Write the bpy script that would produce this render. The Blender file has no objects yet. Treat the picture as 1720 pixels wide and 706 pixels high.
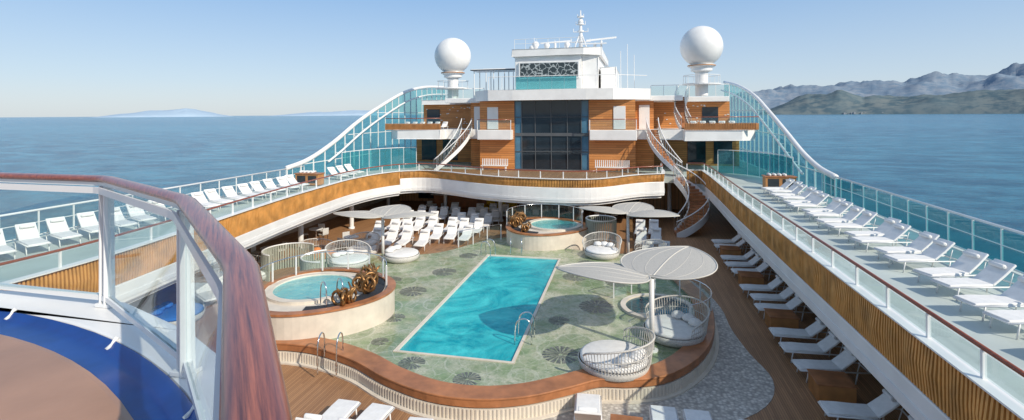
import bpy, math, random
from mathutils import Vector, Matrix, noise as mnoise
from mathutils.geometry import tessellate_polygon
random.seed(7)
R=math.radians
scene=bpy.context.scene
COL=scene.collection
# ------------------------------------------------------------------ materials
def newmat(name):
    m=bpy.data.materials.new(name); m.use_nodes=True
    nt=m.node_tree
    return m,nt,nt.nodes['Principled BSDF']
def N(nt,t,**kw):
    n=nt.nodes.new(t)
    for k,v in kw.items(): setattr(n,k,v)
    return n
def L(nt,a,b): nt.links.new(a,b)
def mth(nt,op,a,b=None,c=None):
    n=nt.nodes.new('ShaderNodeMath'); n.operation=op
    for i,x in enumerate((a,b,c)):
        if x is None: continue
        if isinstance(x,(int,float)): n.inputs[i].default_value=x
        else: nt.links.new(x,n.inputs[i])
    return n.outputs[0]
def mixc(nt,f,a,b,mode='MIX'):
    n=nt.nodes.new('ShaderNodeMix'); n.data_type='RGBA'; n.blend_type=mode
    if isinstance(f,(int,float)): n.inputs[0].default_value=f
    else: nt.links.new(f,n.inputs[0])
    for i,x in ((6,a),(7,b)):
        if isinstance(x,tuple): n.inputs[i].default_value=(x[0],x[1],x[2],1)
        else: nt.links.new(x,n.inputs[i])
    return n.outputs[2]
def coords(nt):
    tc=nt.nodes.new('ShaderNodeTexCoord'); return tc.outputs['Object']
def noise(nt,vec,scale,detail=4,rough=.55):
    n=nt.nodes.new('ShaderNodeTexNoise'); n.inputs['Scale'].default_value=scale
    n.inputs['Detail'].default_value=detail; n.inputs['Roughness'].default_value=rough
    if vec is not None: nt.links.new(vec,n.inputs['Vector'])
    return n.outputs[0]
def ramp(nt,f,p0,p1):
    n=nt.nodes.new('ShaderNodeMapRange'); n.inputs[1].default_value=p0; n.inputs[2].default_value=p1
    nt.links.new(f,n.inputs[0]); return n.outputs[0]
def bump(nt,b,h,s,d=.01):
    n=nt.nodes.new('ShaderNodeBump'); n.inputs['Strength'].default_value=s; n.inputs['Distance'].default_value=d
    nt.links.new(h,n.inputs['Height']); nt.links.new(n.outputs[0],b.inputs['Normal'])
def plain(name,c,rough=.5,metal=0,var=.12,scale=1.3,bs=0.0):
    m,nt,b=newmat(name); v=coords(nt)
    f=noise(nt,v,scale,6)
    d=tuple(x*(1-var) for x in c); e=tuple(min(1,x*(1+var*.6)) for x in c)
    L(nt,mixc(nt,ramp(nt,f,.3,.7),d,e),b.inputs['Base Color'])
    b.inputs['Roughness'].default_value=rough; b.inputs['Metallic'].default_value=metal
    if bs: bump(nt,b,noise(nt,v,scale*20,4),bs)
    return m
def planks(name,c1,c2,w=.1,axis=0,rough=.55,gap=.08,gapc=(.02,.012,.008),length=2.4):
    m,nt,b=newmat(name); v=coords(nt)
    s=nt.nodes.new('ShaderNodeSeparateXYZ'); L(nt,v,s.inputs[0])
    o=[s.outputs[0],s.outputs[1],s.outputs[2]]
    a=o[axis]; other=o[1] if axis!=1 else o[0]
    if axis==2: other=o[0]
    k=mth(nt,'DIVIDE',a,w); fl=mth(nt,'FLOOR',k); fr=mth(nt,'FRACT',k)
    wn=nt.nodes.new('ShaderNodeTexWhiteNoise'); wn.noise_dimensions='2D'
    cb=nt.nodes.new('ShaderNodeCombineXYZ'); L(nt,fl,cb.inputs[0])
    off=mth(nt,'MULTIPLY',fl,.37)
    L(nt,mth(nt,'FLOOR',mth(nt,'ADD',mth(nt,'DIVIDE',other,length),off)),cb.inputs[1])
    L(nt,cb.outputs[0],wn.inputs[0])
    mp=nt.nodes.new('ShaderNodeMapping'); L(nt,v,mp.inputs[0])
    sc=[1.5,1.5,1.5]; sc[axis]=22; mp.inputs['Scale'].default_value=sc
    g=noise(nt,mp.outputs[0],2,5)
    f=mth(nt,'ADD',mth(nt,'MULTIPLY',wn.outputs[0],.6),mth(nt,'MULTIPLY',g,.4))
    col=mixc(nt,f,c1,c2)
    big=ramp(nt,noise(nt,v,.35,3),.35,.7)
    col=mixc(nt,mth(nt,'MULTIPLY',big,.3),col,tuple(x*.65 for x in c1))
    gm=mth(nt,'LESS_THAN',fr,gap)
    L(nt,mixc(nt,mth(nt,'MULTIPLY',gm,.8),col,gapc),b.inputs['Base Color'])
    b.inputs['Roughness'].default_value=rough
    bump(nt,b,mth(nt,'SUBTRACT',1.0,gm),.4,.004)
    return m
def facing(nt,p,lo,hi,nrm=None):
    lw=N(nt,'ShaderNodeLayerWeight'); lw.inputs[0].default_value=.5
    if nrm is not None: L(nt,nrm,lw.inputs['Normal'])
    return mth(nt,'ADD',mth(nt,'MULTIPLY',mth(nt,'POWER',lw.outputs['Facing'],p),hi),lo)
def glassmat(name,tint,refl=.5,diff=0,dcol=(.2,.5,.5)):
    m=bpy.data.materials.new(name); m.use_nodes=True; nt=m.node_tree; nt.nodes.clear()
    out=N(nt,'ShaderNodeOutputMaterial'); tr=N(nt,'ShaderNodeBsdfTransparent'); tr.inputs[0].default_value=(*tint,1)
    gl=N(nt,'ShaderNodeBsdfGlossy'); gl.inputs['Roughness'].default_value=.02; gl.inputs[0].default_value=(.9,.95,1,1)
    mx=N(nt,'ShaderNodeMixShader')
    L(nt,facing(nt,4,.03,refl),mx.inputs[0]); L(nt,tr.outputs[0],mx.inputs[1]); L(nt,gl.outputs[0],mx.inputs[2])
    res=mx.outputs[0]
    if diff:
        df=N(nt,'ShaderNodeBsdfDiffuse'); df.inputs[0].default_value=(*dcol,1)
        m2=N(nt,'ShaderNodeMixShader'); m2.inputs[0].default_value=diff; L(nt,res,m2.inputs[1]); L(nt,df.outputs[0],m2.inputs[2]); res=m2.outputs[0]
    L(nt,res,out.inputs[0]); return m
WHITE=plain('white_paint',(.82,.81,.79),.35,0,.09,.9)
WHITE2=plain('white_metal',(.80,.80,.79),.3,0,.05,2)
CREAM=plain('cream_stone',(.70,.63,.53),.5,0,.12,2,.15)
FABRIC=plain('white_fabric',(.82,.81,.79),.85,0,.08,6,.3)
STEEL=plain('polished_steel',(.75,.76,.78),.18,1,.05,4)
DARK=plain('dark_metal',(.03,.035,.04),.4,0,.2,3)
BRONZE=plain('gold_bronze',(.34,.18,.07),.4,.7,.4,9,.3)
ORWALL=planks('teak_cladding',(.50,.18,.045),(.80,.35,.11),.2,2,.5,.12,(.13,.045,.015))
TEAKDECK=planks('teak_deck',(.28,.14,.065),(.50,.27,.13),.07,0,.5,.12)
SLATM=plain('teak_slat',(.68,.33,.09),.5,0,.35,1.7)
SLATM2=plain('teak_slat_dark',(.50,.23,.08),.5,0,.25,2)
SLATB=plain('slat_backing',(.14,.055,.018),.7)
BENCHW=plain('bench_teak',(.42,.17,.07),.38,0,.35,2.2)
GREYDECK=plain('grey_painted_deck',(.53,.59,.56),.5,0,.18,.5)
BLUEP=plain('blue_paint',(.006,.055,.28),.18,0,.3,2)
BROWNF=plain('tan_floor_coating',(.42,.23,.145),.33,0,.3,.8,.1)
GRAVEL=plain('dark_gravel',(.03,.035,.045),.7,0,.6,25,.8)
YEL=plain('yellow_cushion',(.75,.48,.03),.8)
ORC=plain('orange_cushion',(.65,.25,.08),.8)
BLUC=plain('blue_cushion',(.02,.16,.55),.8)
RATTAN=plain('grey_rattan',(.62,.60,.56),.75,0,.25,25,.5)
GGS=plain('grey_green_slats',(.46,.48,.40),.6)
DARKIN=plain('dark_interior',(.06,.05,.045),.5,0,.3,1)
CLEAR=glassmat('clear_glass',(.91,.955,.95),.40,.015,(.6,.75,.75))
TEAL=glassmat('teal_glass',(.42,.74,.77),.6,.18,(.16,.50,.56))
DGL=plain('dark_window_glass',(.02,.03,.04),.04,0,.3,.8)
BGL=plain('blue_window_glass',(.08,.20,.30),.05,0,.3,.8)
MAHO,nt,b=newmat('varnished_mahogany'); v=coords(nt)
mp0=N(nt,'ShaderNodeMapping'); L(nt,v,mp0.inputs[0]); mp0.inputs['Rotation'].default_value=(0,0,R(48))
mp=N(nt,'ShaderNodeMapping'); L(nt,mp0.outputs[0],mp.inputs[0]); mp.inputs['Scale'].default_value=(1.8,60,30)
g=noise(nt,mp.outputs[0],1.6,8,.72); g2=noise(nt,mp.outputs[0],.35,3)
c=mixc(nt,ramp(nt,g,.36,.62),(.085,.015,.008),(.46,.13,.06)); c=mixc(nt,mth(nt,'MULTIPLY',ramp(nt,g2,.35,.65),.4),c,(.20,.04,.02))
L(nt,c,b.inputs['Base Color']); b.inputs['Roughness'].default_value=.34; b.inputs['Coat Weight'].default_value=.5; b.inputs['Coat Roughness'].default_value=.12
bump(nt,b,g,.15,.002)
MOS,nt,b=newmat('green_mosaic'); v=coords(nt)
def vor(scale,feat='F1',vec=None):
    n=N(nt,'ShaderNodeTexVoronoi'); n.feature=feat; n.inputs['Scale'].default_value=scale; L(nt,vec if vec else v,n.inputs[0]); return n
w=N(nt,'ShaderNodeTexNoise'); w.inputs['Scale'].default_value=1.4; L(nt,v,w.inputs[0])
wv=mixc(nt,.12,v,w.outputs[1])
A=vor(.5,'F1'); sx=N(nt,'ShaderNodeSeparateColor'); L(nt,A.outputs['Color'],sx.inputs[0])
base=mixc(nt,ramp(nt,noise(nt,v,.7,6,.62),.4,.6),(.25,.34,.17),(.54,.53,.40))
base=mixc(nt,mth(nt,'MULTIPLY',ramp(nt,noise(nt,v,3.5,5,.7),.48,.66),.75),base,(.16,.24,.10))
ring=mth(nt,'LESS_THAN',A.outputs['Distance'],.44)
base=mixc(nt,mth(nt,'MULTIPLY',mth(nt,'MULTIPLY',ring,sx.outputs[0]),.5),base,(.14,.22,.11))
rl=mth(nt,'LESS_THAN',mth(nt,'ABSOLUTE',mth(nt,'SUBTRACT',A.outputs['Distance'],.44)),.016)
base=mixc(nt,mth(nt,'MULTIPLY',rl,.35),base,(.66,.66,.56))
E=vor(2.2,'DISTANCE_TO_EDGE',wv)
base=mixc(nt,mth(nt,'MULTIPLY',mth(nt,'LESS_THAN',E.outputs[0],.025),.35),base,(.62,.63,.53))
T=vor(20); st=N(nt,'ShaderNodeSeparateColor'); L(nt,T.outputs['Color'],st.inputs[0])
base=mixc(nt,mth(nt,'MULTIPLY',st.outputs[0],.35),base,(.12,.17,.09))
L(nt,base,b.inputs['Base Color'])
L(nt,mth(nt,'ADD',mth(nt,'MULTIPLY',ramp(nt,noise(nt,v,.9,5),.4,.65),.35),.06),b.inputs['Roughness'])
MED,nt,b=newmat('dark_medallion'); v=coords(nt)
T=vor(14); sc=N(nt,'ShaderNodeSeparateColor'); L(nt,T.outputs['Color'],sc.inputs[0])
L(nt,mixc(nt,sc.outputs[0],(.055,.065,.06),(.20,.21,.18)),b.inputs['Base Color']); b.inputs['Roughness'].default_value=.3
PEB,nt,b=newmat('pale_pebble'); v=coords(nt)
vc=vor(10); sc=N(nt,'ShaderNodeSeparateColor'); L(nt,vc.outputs['Color'],sc.inputs[0])
c=mixc(nt,sc.outputs[0],(.46,.43,.38),(.76,.72,.65)); c=mixc(nt,ramp(nt,vc.outputs[0],.3,.8),c,(.36,.33,.30))
L(nt,c,b.inputs['Base Color']); b.inputs['Roughness'].default_value=.6
def watermat(name,tint,c0,c1,dens,sc=2.2,st=.25):
    m=bpy.data.materials.new(name); m.use_nodes=True; nt=m.node_tree; nt.nodes.clear()
    out=N(nt,'ShaderNodeOutputMaterial'); tr=N(nt,'ShaderNodeBsdfTransparent'); tr.inputs[0].default_value=(*tint,1)
    gl=N(nt,'ShaderNodeBsdfGlossy'); gl.inputs['Roughness'].default_value=.05
    fr=N(nt,'ShaderNodeFresnel'); fr.inputs[0].default_value=1.33
    v=coords(nt); h=noise(nt,v,sc,6,.65)
    bp=N(nt,'ShaderNodeBump'); bp.inputs['Strength'].default_value=st; bp.inputs['Distance'].default_value=.14; L(nt,h,bp.inputs['Height'])
    L(nt,bp.outputs[0],gl.inputs['Normal']); L(nt,bp.outputs[0],fr.inputs['Normal'])
    df=N(nt,'ShaderNodeBsdfDiffuse'); L(nt,bp.outputs[0],df.inputs['Normal'])
    n1=N(nt,'ShaderNodeTexNoise'); n1.inputs['Scale'].default_value=.4; n1.inputs['Detail'].default_value=7; n1.inputs['Roughness'].default_value=.66; n1.inputs['Distortion'].default_value=1.8; L(nt,v,n1.inputs[0])
    L(nt,mixc(nt,ramp(nt,n1.outputs[0],.38,.64),c0,c1),df.inputs[0])  # caustic light ripples painted into the diffuse water colour
    m0=N(nt,'ShaderNodeMixShader'); m0.inputs[0].default_value=dens; L(nt,tr.outputs[0],m0.inputs[1]); L(nt,df.outputs[0],m0.inputs[2])
    mx=N(nt,'ShaderNodeMixShader'); L(nt,mth(nt,'MULTIPLY',fr.outputs[0],.5),mx.inputs[0]); L(nt,m0.outputs[0],mx.inputs[1]); L(nt,gl.outputs[0],mx.inputs[2]); L(nt,mx.outputs[0],out.inputs[0])
    return m
PWATER=watermat('pool_water',(.85,.99,.99),(.0,.40,.50),(.10,.86,.88),.62,1.8,.5)
JWATER=watermat('tub_water',(.80,.99,.98),(.02,.55,.60),(.20,.86,.86),.62,3,.45)
BASIN,nt,b=newmat('turquoise_painted_caustics'); v=coords(nt)
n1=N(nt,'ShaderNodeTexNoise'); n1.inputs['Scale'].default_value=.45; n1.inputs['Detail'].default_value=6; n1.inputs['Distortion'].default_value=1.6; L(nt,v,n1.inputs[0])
c=mixc(nt,ramp(nt,n1.outputs[0],.38,.66),(.02,.50,.60),(.22,.88,.88))  # caustic light pattern painted into the basin colour by distorted noise
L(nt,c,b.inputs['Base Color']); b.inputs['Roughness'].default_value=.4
JBASIN=plain('pale_turquoise_basin',(.14,.78,.78),.4,0,.2,1.5)
SEA,nt,b=newmat('sea_water'); v=coords(nt)
b.inputs['Roughness'].default_value=.18; b.inputs['IOR'].default_value=1.33; b.inputs['Specular IOR Level'].default_value=.5
big=noise(nt,v,.0012,4)
mp=N(nt,'ShaderNodeMapping'); L(nt,v,mp.inputs[0]); mp.inputs['Scale'].default_value=(.6,1,1); mp.inputs['Rotation'].default_value=(0,0,.3)
med=noise(nt,mp.outputs[0],.035,11,.8)
c=mixc(nt,ramp(nt,big,.4,.65),(.010,.10,.20),(.025,.17,.28)); c=mixc(nt,mth(nt,'MULTIPLY',ramp(nt,med,.44,.58),.9),c,(.07,.29,.42))
L(nt,c,b.inputs['Base Color'])
hh=mth(nt,'ADD',noise(nt,mp.outputs[0],.30,8,.68),mth(nt,'MULTIPLY',noise(nt,v,.03,4),1.6))
bump(nt,b,hh,.9,2.4)
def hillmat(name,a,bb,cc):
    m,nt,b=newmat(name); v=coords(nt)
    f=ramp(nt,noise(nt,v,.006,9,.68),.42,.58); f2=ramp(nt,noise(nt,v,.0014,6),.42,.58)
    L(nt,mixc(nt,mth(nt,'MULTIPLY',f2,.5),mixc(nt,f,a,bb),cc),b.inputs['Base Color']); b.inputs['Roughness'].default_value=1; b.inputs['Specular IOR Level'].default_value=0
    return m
HILLN=hillmat('hill_near',(.08,.13,.16),(.19,.22,.22),(.13,.18,.2)); HILLF=hillmat('hill_far',(.15,.22,.30),(.27,.31,.36),(.2,.27,.35))  # aerial haze painted into the bluish hill colours
ISLE=hillmat('haze_tinted_island',(.36,.48,.60),(.40,.51,.62),(.38,.49,.60))  # pale blue tint is distance haze put into the island colour
ART,nt,b=newmat('lacy_relief'); v=coords(nt)
vo=N(nt,'ShaderNodeTexVoronoi'); vo.feature='DISTANCE_TO_EDGE'; vo.inputs['Scale'].default_value=3.4
n1=N(nt,'ShaderNodeTexNoise'); n1.inputs['Scale'].default_value=2.2; L(nt,v,n1.inputs[0])
L(nt,mixc(nt,.4,v,n1.outputs[1]),vo.inputs[0])
L(nt,mixc(nt,mth(nt,'LESS_THAN',vo.outputs[0],.06),(.04,.055,.06),(.42,.45,.45)),b.inputs['Base Color'])
CANV,nt,b=newmat('perforated_canopy'); v=coords(nt)
vo=N(nt,'ShaderNodeTexVoronoi'); vo.inputs['Scale'].default_value=22; L(nt,v,vo.inputs[0])
f=ramp(nt,vo.outputs[0],.1,.4)
L(nt,mixc(nt,f,(.36,.345,.31),(.50,.475,.43)),b.inputs['Base Color']); b.inputs['Roughness'].default_value=.7
RIB=plain('canopy_rib',(.60,.575,.52),.5)
# ------------------------------------------------------------------ mesh tools
class M:
    def __init__(s): s.v=[]; s.f=[]
    def add(s,vs,fs):
        o=len(s.v); s.v+= [Vector(p) for p in vs]; s.f+=[tuple(i+o for i in f) for f in fs]; return s
    def box(s,x0,x1,y0,y1,z0,z1):
        return s.add([(x0,y0,z0),(x1,y0,z0),(x1,y1,z0),(x0,y1,z0),(x0,y0,z1),(x1,y0,z1),(x1,y1,z1),(x0,y1,z1)],
          [(0,3,2,1),(4,5,6,7),(0,1,5,4),(1,2,6,5),(2,3,7,6),(3,0,4,7)])
    def beam(s,p,q,w,h):
        p=Vector(p); q=Vector(q); d=(q-p).normalized()
        sd=d.cross(Vector((0,0,1)))
        if sd.length<1e-4: sd=Vector((1,0,0))
        sd.normalize(); up=sd.cross(d).normalized(); a=sd*w/2; b=up*h/2
        return s.add([p-a-b,p+a-b,p+a+b,p-a+b,q-a-b,q+a-b,q+a+b,q-a+b],[(0,3,2,1),(4,5,6,7),(0,1,5,4),(1,2,6,5),(2,3,7,6),(3,0,4,7)])
    def tube(s,pts,r,n=8,closed=False,rx=None,cap=True):
        pts=[Vector(p) for p in pts]; k=len(pts); rings=[]
        for i,p in enumerate(pts):
            if closed: d=pts[(i+1)%k]-pts[i-1]
            else: d=pts[min(i+1,k-1)]-pts[max(i-1,0)]
            d.normalize(); sd=d.cross(Vector((0,0,1)))
            if sd.length<1e-3: sd=Vector((1,0,0))
            sd.normalize(); up=sd.cross(d).normalized()
            ri=r[i] if isinstance(r,(list,tuple)) else r; rz=rx if rx else ri
            rings.append([p+sd*ri*math.cos(2*math.pi*j/n)+up*rz*math.sin(2*math.pi*j/n) for j in range(n)])
        vs=[q for ring in rings for q in ring]; fs=[]
        for i in range(k if closed else k-1):
            i2=(i+1)%k
            for j in range(n):
                j2=(j+1)%n; fs.append((i*n+j,i*n+j2,i2*n+j2,i2*n+j))
        if not closed and cap: fs.append(tuple(range(n-1,-1,-1))); fs.append(tuple((k-1)*n+j for j in range(n)))
        return s.add(vs,fs)
    def poly(s,outer,holes,z0,z1):
        loops=[[Vector((p[0],p[1],0)) for p in lp] for lp in [outer]+holes]
        flat=[p for lp in loops for p in lp]; tris=tessellate_polygon(loops); n=len(flat)
        vs=[(p.x,p.y,z1) for p in flat]+[(p.x,p.y,z0) for p in flat]
        fs=[]
        for t in tris:
            a,b,c=[flat[i] for i in t]
            if (b-a).cross(c-a).z<0: t=(t[0],t[2],t[1])
            fs.append(tuple(t))
            if z0<z1: fs.append((t[2]+n,t[1]+n,t[0]+n))
        if z0<z1:
            o=0
            for lp in loops:
                k=len(lp)
                for i in range(k):
                    j=(i+1)%k; fs.append((o+i,o+j,o+j+n,o+i+n))
                o+=k
        return s.add(vs,fs)
    def rev(s,prof,cx,cy,n=40,a0=0,a1=2*math.pi):
        full=abs(a1-a0-2*math.pi)<1e-6; m=n if full else n+1; k=len(prof)
        vs=[(cx+r*math.cos(a0+(a1-a0)*i/n),cy+r*math.sin(a0+(a1-a0)*i/n),z) for i in range(m) for r,z in prof]
        fs=[]
        for i in range(n):
            i2=(i+1)%m
            for j in range(k-1): fs.append((i*k+j,i2*k+j,i2*k+j+1,i*k+j+1))
        return s.add(vs,fs)
    def ribbon(s,path,w0,w1,z0,z1,closed=False):
        a=offset(path,w0,closed); b=offset(path,w1,closed); k=len(path)
        vs=[]
        for i in range(k): vs+=[(a[i][0],a[i][1],z0),(b[i][0],b[i][1],z0),(b[i][0],b[i][1],z1),(a[i][0],a[i][1],z1)]
        fs=[]
        for i in range(k if closed else k-1):
            j=(i+1)%k
            for e in range(4):
                e2=(e+1)%4; fs.append((i*4+e,j*4+e,j*4+e2,i*4+e2))
        if not closed: fs+=[(0,1,2,3),((k-1)*4+3,(k-1)*4+2,(k-1)*4+1,(k-1)*4)]
        return s.add(vs,fs)
def offset(path,d,closed=False):
    k=len(path); out=[]
    for i in range(k):
        if closed: a=path[i-1]; b=path[(i+1)%k]
        else: a=path[max(i-1,0)]; b=path[min(i+1,k-1)]
        dx,dy=b[0]-a[0],b[1]-a[1]; l=math.hypot(dx,dy) or 1
        out.append((path[i][0]+dy/l*d,path[i][1]-dx/l*d))
    return out
def catmull(P,closed=False,sub=5):
    k=len(P); out=[]
    for i in range(k if closed else k-1):
        if closed: p0,p1,p2,p3=P[i-1],P[i],P[(i+1)%k],P[(i+2)%k]
        else: p0,p1,p2,p3=P[max(i-1,0)],P[i],P[i+1],P[min(i+2,k-1)]
        for j in range(sub):
            t=j/sub
            out.append(tuple(.5*((2*b)+(-a+c)*t+(2*a-5*b+4*c-d)*t*t+(-a+3*b-3*c+d)*t**3) for a,b,c,d in zip(p0,p1,p2,p3)))
    if not closed: out.append(tuple(P[-1]))
    return out
def resample(P,step):
    d=[0]
    for a,b in zip(P,P[1:]): d.append(d[-1]+math.dist(a,b))
    n=max(1,round(d[-1]/step)); out=[]; i=0
    for k in range(n+1):
        t=d[-1]*k/n
        while i<len(P)-2 and d[i+1]<t: i+=1
        u=(t-d[i])/max(1e-9,d[i+1]-d[i]); out.append(tuple(a+(b-a)*u for a,b in zip(P[i],P[i+1])))
    return out
def meta(o,label=None,category=None,group=None,kind=None):
    if label: o['label']=label
    if category: o['category']=category
    if group: o['group']=group
    if kind: o['kind']=kind
def world(o):
    p=Vector(o.location)
    while o.parent: o=o.parent; p=p+Vector(o.location)
    return p
def obj(name,m,mat,parent=None,smooth=False,bevel=0,origin=None,**kw):
    if parent is not None: org=world(parent)
    elif origin is not None: org=Vector(origin)
    else:
        xs=[p.x for p in m.v]; ys=[p.y for p in m.v]; zs=[p.z for p in m.v]
        org=Vector(((min(xs)+max(xs))/2,(min(ys)+max(ys))/2,min(zs)))
    me=bpy.data.meshes.new(name); me.from_pydata([p-org for p in m.v],[],m.f)
    me.materials.append(mat)
    if smooth: me.polygons.foreach_set('use_smooth',[True]*len(me.polygons))
    me.update(); o=bpy.data.objects.new(name,me); COL.objects.link(o)
    if parent is not None: o.parent=parent
    else: o.location=org
    if bevel:
        b=o.modifiers.new('bevel','BEVEL'); b.width=bevel; b.segments=2; b.limit_method='ANGLE'
    meta(o,**kw); return o
def empty(name,loc,**kw):
    o=bpy.data.objects.new(name,None); o.location=loc; o.empty_display_size=.3; COL.objects.link(o); meta(o,**kw); return o
def dup(o,loc,rot=0,scale=None,**kw):
    c=o.copy(); c.location=loc; c.rotation_euler=(0,0,rot)
    if scale: c.scale=(scale,)*3
    COL.objects.link(c)
    for ch in o.children:
        d=ch.copy(); d.parent=c; COL.objects.link(d)
        for g in ch.children:
            e=g.copy(); e.parent=d; COL.objects.link(e)
    meta(c,**kw); return c
# ------------------------------------------------------------------ setting: sea, hills
m=M(); m.add([(-90000,-60000,-25),(90000,-60000,-25),(90000,110000,-25),(-90000,110000,-25)],[(0,1,2,3)])
obj('sea',m,SEA,kind='structure',label='calm deep blue sea reaching the horizon',category='sea')
def ridge(name,mat,az0,az1,Rd,depth,hf,label,seed,rough=.5,fs_=1500):
    na=340; nr=26; vs=[];fs=[]
    for i in range(na+1):
        a=az0+(az1-az0)*i/na
        h=hf(a)
        for j in range(nr+1):
            t=j/nr; r=Rd+depth*(t-.5)
            x=r*math.sin(R(a)); y=r*math.cos(R(a))
            prof=math.sin(math.pi*min(1,t*.95+.02))**.8
            q=Vector((x,y,seed*977))/fs_
            nz=mnoise.fractal(q,.85,2.1,7); rd=1-abs(mnoise.noise(q*1.3+Vector((5,1,2))))*1.6
            z=h*prof*(1+rough*(nz*.55+(rd-.6)*.45))-25
            if j in(0,nr): z=-60
            vs.append((5.4+x,y,z))
    for i in range(na):
        for j in range(nr): a=i*(nr+1)+j; fs.append((a,a+nr+1,a+nr+2,a+1))
    m=M(); m.add(vs,fs); o=obj(name,m,mat,smooth=True,label=label,category='hills',kind='structure'); return o
def interp(tab):
    def f(a):
        if a<=tab[0][0]: return tab[0][1]
        for (x,y),(x2,y2) in zip(tab,tab[1:]):
            if a<=x2: return y+(y2-y)*(a-x)/(x2-x)
        return tab[-1][1]
    return f
ridge('hills',HILLF,7,60,12500,5200,interp([(7,0),(9,150),(11.5,440),(15,530),(18,500),(21,520),(25,500),(27.5,610),(30,620),(33,650),(40,600),(60,400)]),'haze tinted blue mountain range along the coast',3,.68,1300)
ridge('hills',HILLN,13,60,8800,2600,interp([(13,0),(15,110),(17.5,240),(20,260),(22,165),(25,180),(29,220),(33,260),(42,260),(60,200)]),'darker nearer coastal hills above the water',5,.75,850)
ridge('island',ISLE,-52,-41,24000,2500,interp([(-52,0),(-50,110),(-47,250),(-45,320),(-43,170),(-41,0)]),'faint haze tinted island on the horizon',8,.5)
ridge('island',ISLE,-38,-23,30000,2500,interp([(-38,0),(-36,100),(-33,200),(-30,260),(-27,280),(-23,0)]),'very faint distant island tinted with haze',9,.5)
m=M(); random.seed(11)
for i in range(34):
    a=R(random.choice([random.gauss(21.5,.8),random.uniform(19,30)])); r=7560+random.uniform(-10,50); x=5.4+r*math.sin(a); y=r*math.cos(a); z=-25+random.uniform(0,16); s=random.uniform(6,14)
    m.box(x-s,x+s,y-8,y+8,z-10,z+random.uniform(8,18))
obj('coastal_town',m,plain('town_walls',(.34,.35,.36),.9),label='distant pale coastal town under the hills',category='town',kind='stuff')
# ------------------------------------------------------------------ decks
XL,XR=-18.2,17.0
YN,YF=-6,66
m=M(); hullp=[(XL,-40),(XR,-40),(XR,70),(XR-4,95),(-.6,125),(XL+4,95),(XL,70)]
m.poly(hullp,[[(-3,15),(3,15),(3,28),(-3,28)]],-27,-.35); obj('ship_hull',m,WHITE,label='white cruise ship hull carrying the decks',category='ship hull',kind='structure')
TER=catmull([(-5.76,15.33),(-4.46,15.23),(-2.86,14.71),(-1.48,13.97),(0.04,13.44),(1.43,13.42),(2.67,13.83),(3.74,14.54),(4.54,15.12),(5.56,15.33),(6.6,15.9),(7.64,17.42),(8.27,19.46),(8.49,22.24),(8.03,24.46),(7.46,27.22),(5.7,28.9),(2.95,29.3),(0,30.5),(-1.7,31.6),(-3.2,30.3),(-4.7,27.6),(-6.2,26.6),(-8.2,26.4),(-10,25),(-10.4,22.5),(-9.8,19.5),(-9.4,17),(-8,15.2)],True,4)
POOLR=[(-2.0,15.7),(1.85,15.7),(1.85,27.3),(-2.0,27.3)]
m=M(); m.poly([(XL,YN),(XR,YN),(XR,YF),(XL,YF)],[[(-2.3,15.4),(2.15,15.4),(2.15,27.6),(-2.3,27.6)]],-.3,0)
obj('pool_deck',m,TEAKDECK,label='brown teak planked pool deck floor',category='deck',kind='structure')
PB=catmull([(2.0,12.6),(4.6,13.0),(7.6,14.3),(9.2,15.6),(9.8,17.2),(9.5,19),(9.3,21),(9.3,23),(8.9,25.4),(8.0,27.6),(7.0,27.5),(7.6,24),(8.0,21),(7.5,18),(5.5,15.8),(3,14.6),(1.5,13.6)],True,4)
m=M(); m.poly(PB,[],0,.012); obj('pebble_path',m,PEB,label='pale grey pebble mosaic path curving past the terrace',category='path',kind='structure')
EA=catmull([(-10.8,2),(-10.5,8),(-10.4,12),(-10.9,16),(-11.6,20),(-12.2,24),(-12.6,28),(-12.8,31),(-12.5,34),(-11.5,36.3),(-10,37.2),(-8.4,36.9),(-7,36.2),(-5.6,35.4),(-4.1,34.7),(-2.4,34.1),(-.5,33.8),(1.5,33.7),(3.1,34),(4.3,34.9),(5.4,36.2),(6.6,37.3),(7.9,37.9)],False,4)+[(8.0,39.2),(8.0,40.6)]
EB=[(9.9,40.6),(11.1,40.6),(11.15,37),(11.1,33),(11,28),(11,20),(11,2)]
m=M(); m.poly([(XL,-4),(XR,-4),(XR,YF),(XL,YF)],[EA+EB],2.97,3.4)
obj('upper_deck',m,GREYDECK,label='pale grey painted sun deck floor around the opening',category='deck',kind='structure')
m=M()
m.poly([(-12.3,37.3)]+[(x,y+.25) for x,y in EA if x>-10.5 and x<7.7 and y>33.4]+[(7.75,43.5),(-12.3,43.5)],[],3.4,3.415)
obj('balcony_floor',m,TEAKDECK,label='brown teak planked balcony floor before the glass tower',category='deck',kind='structure')
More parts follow.
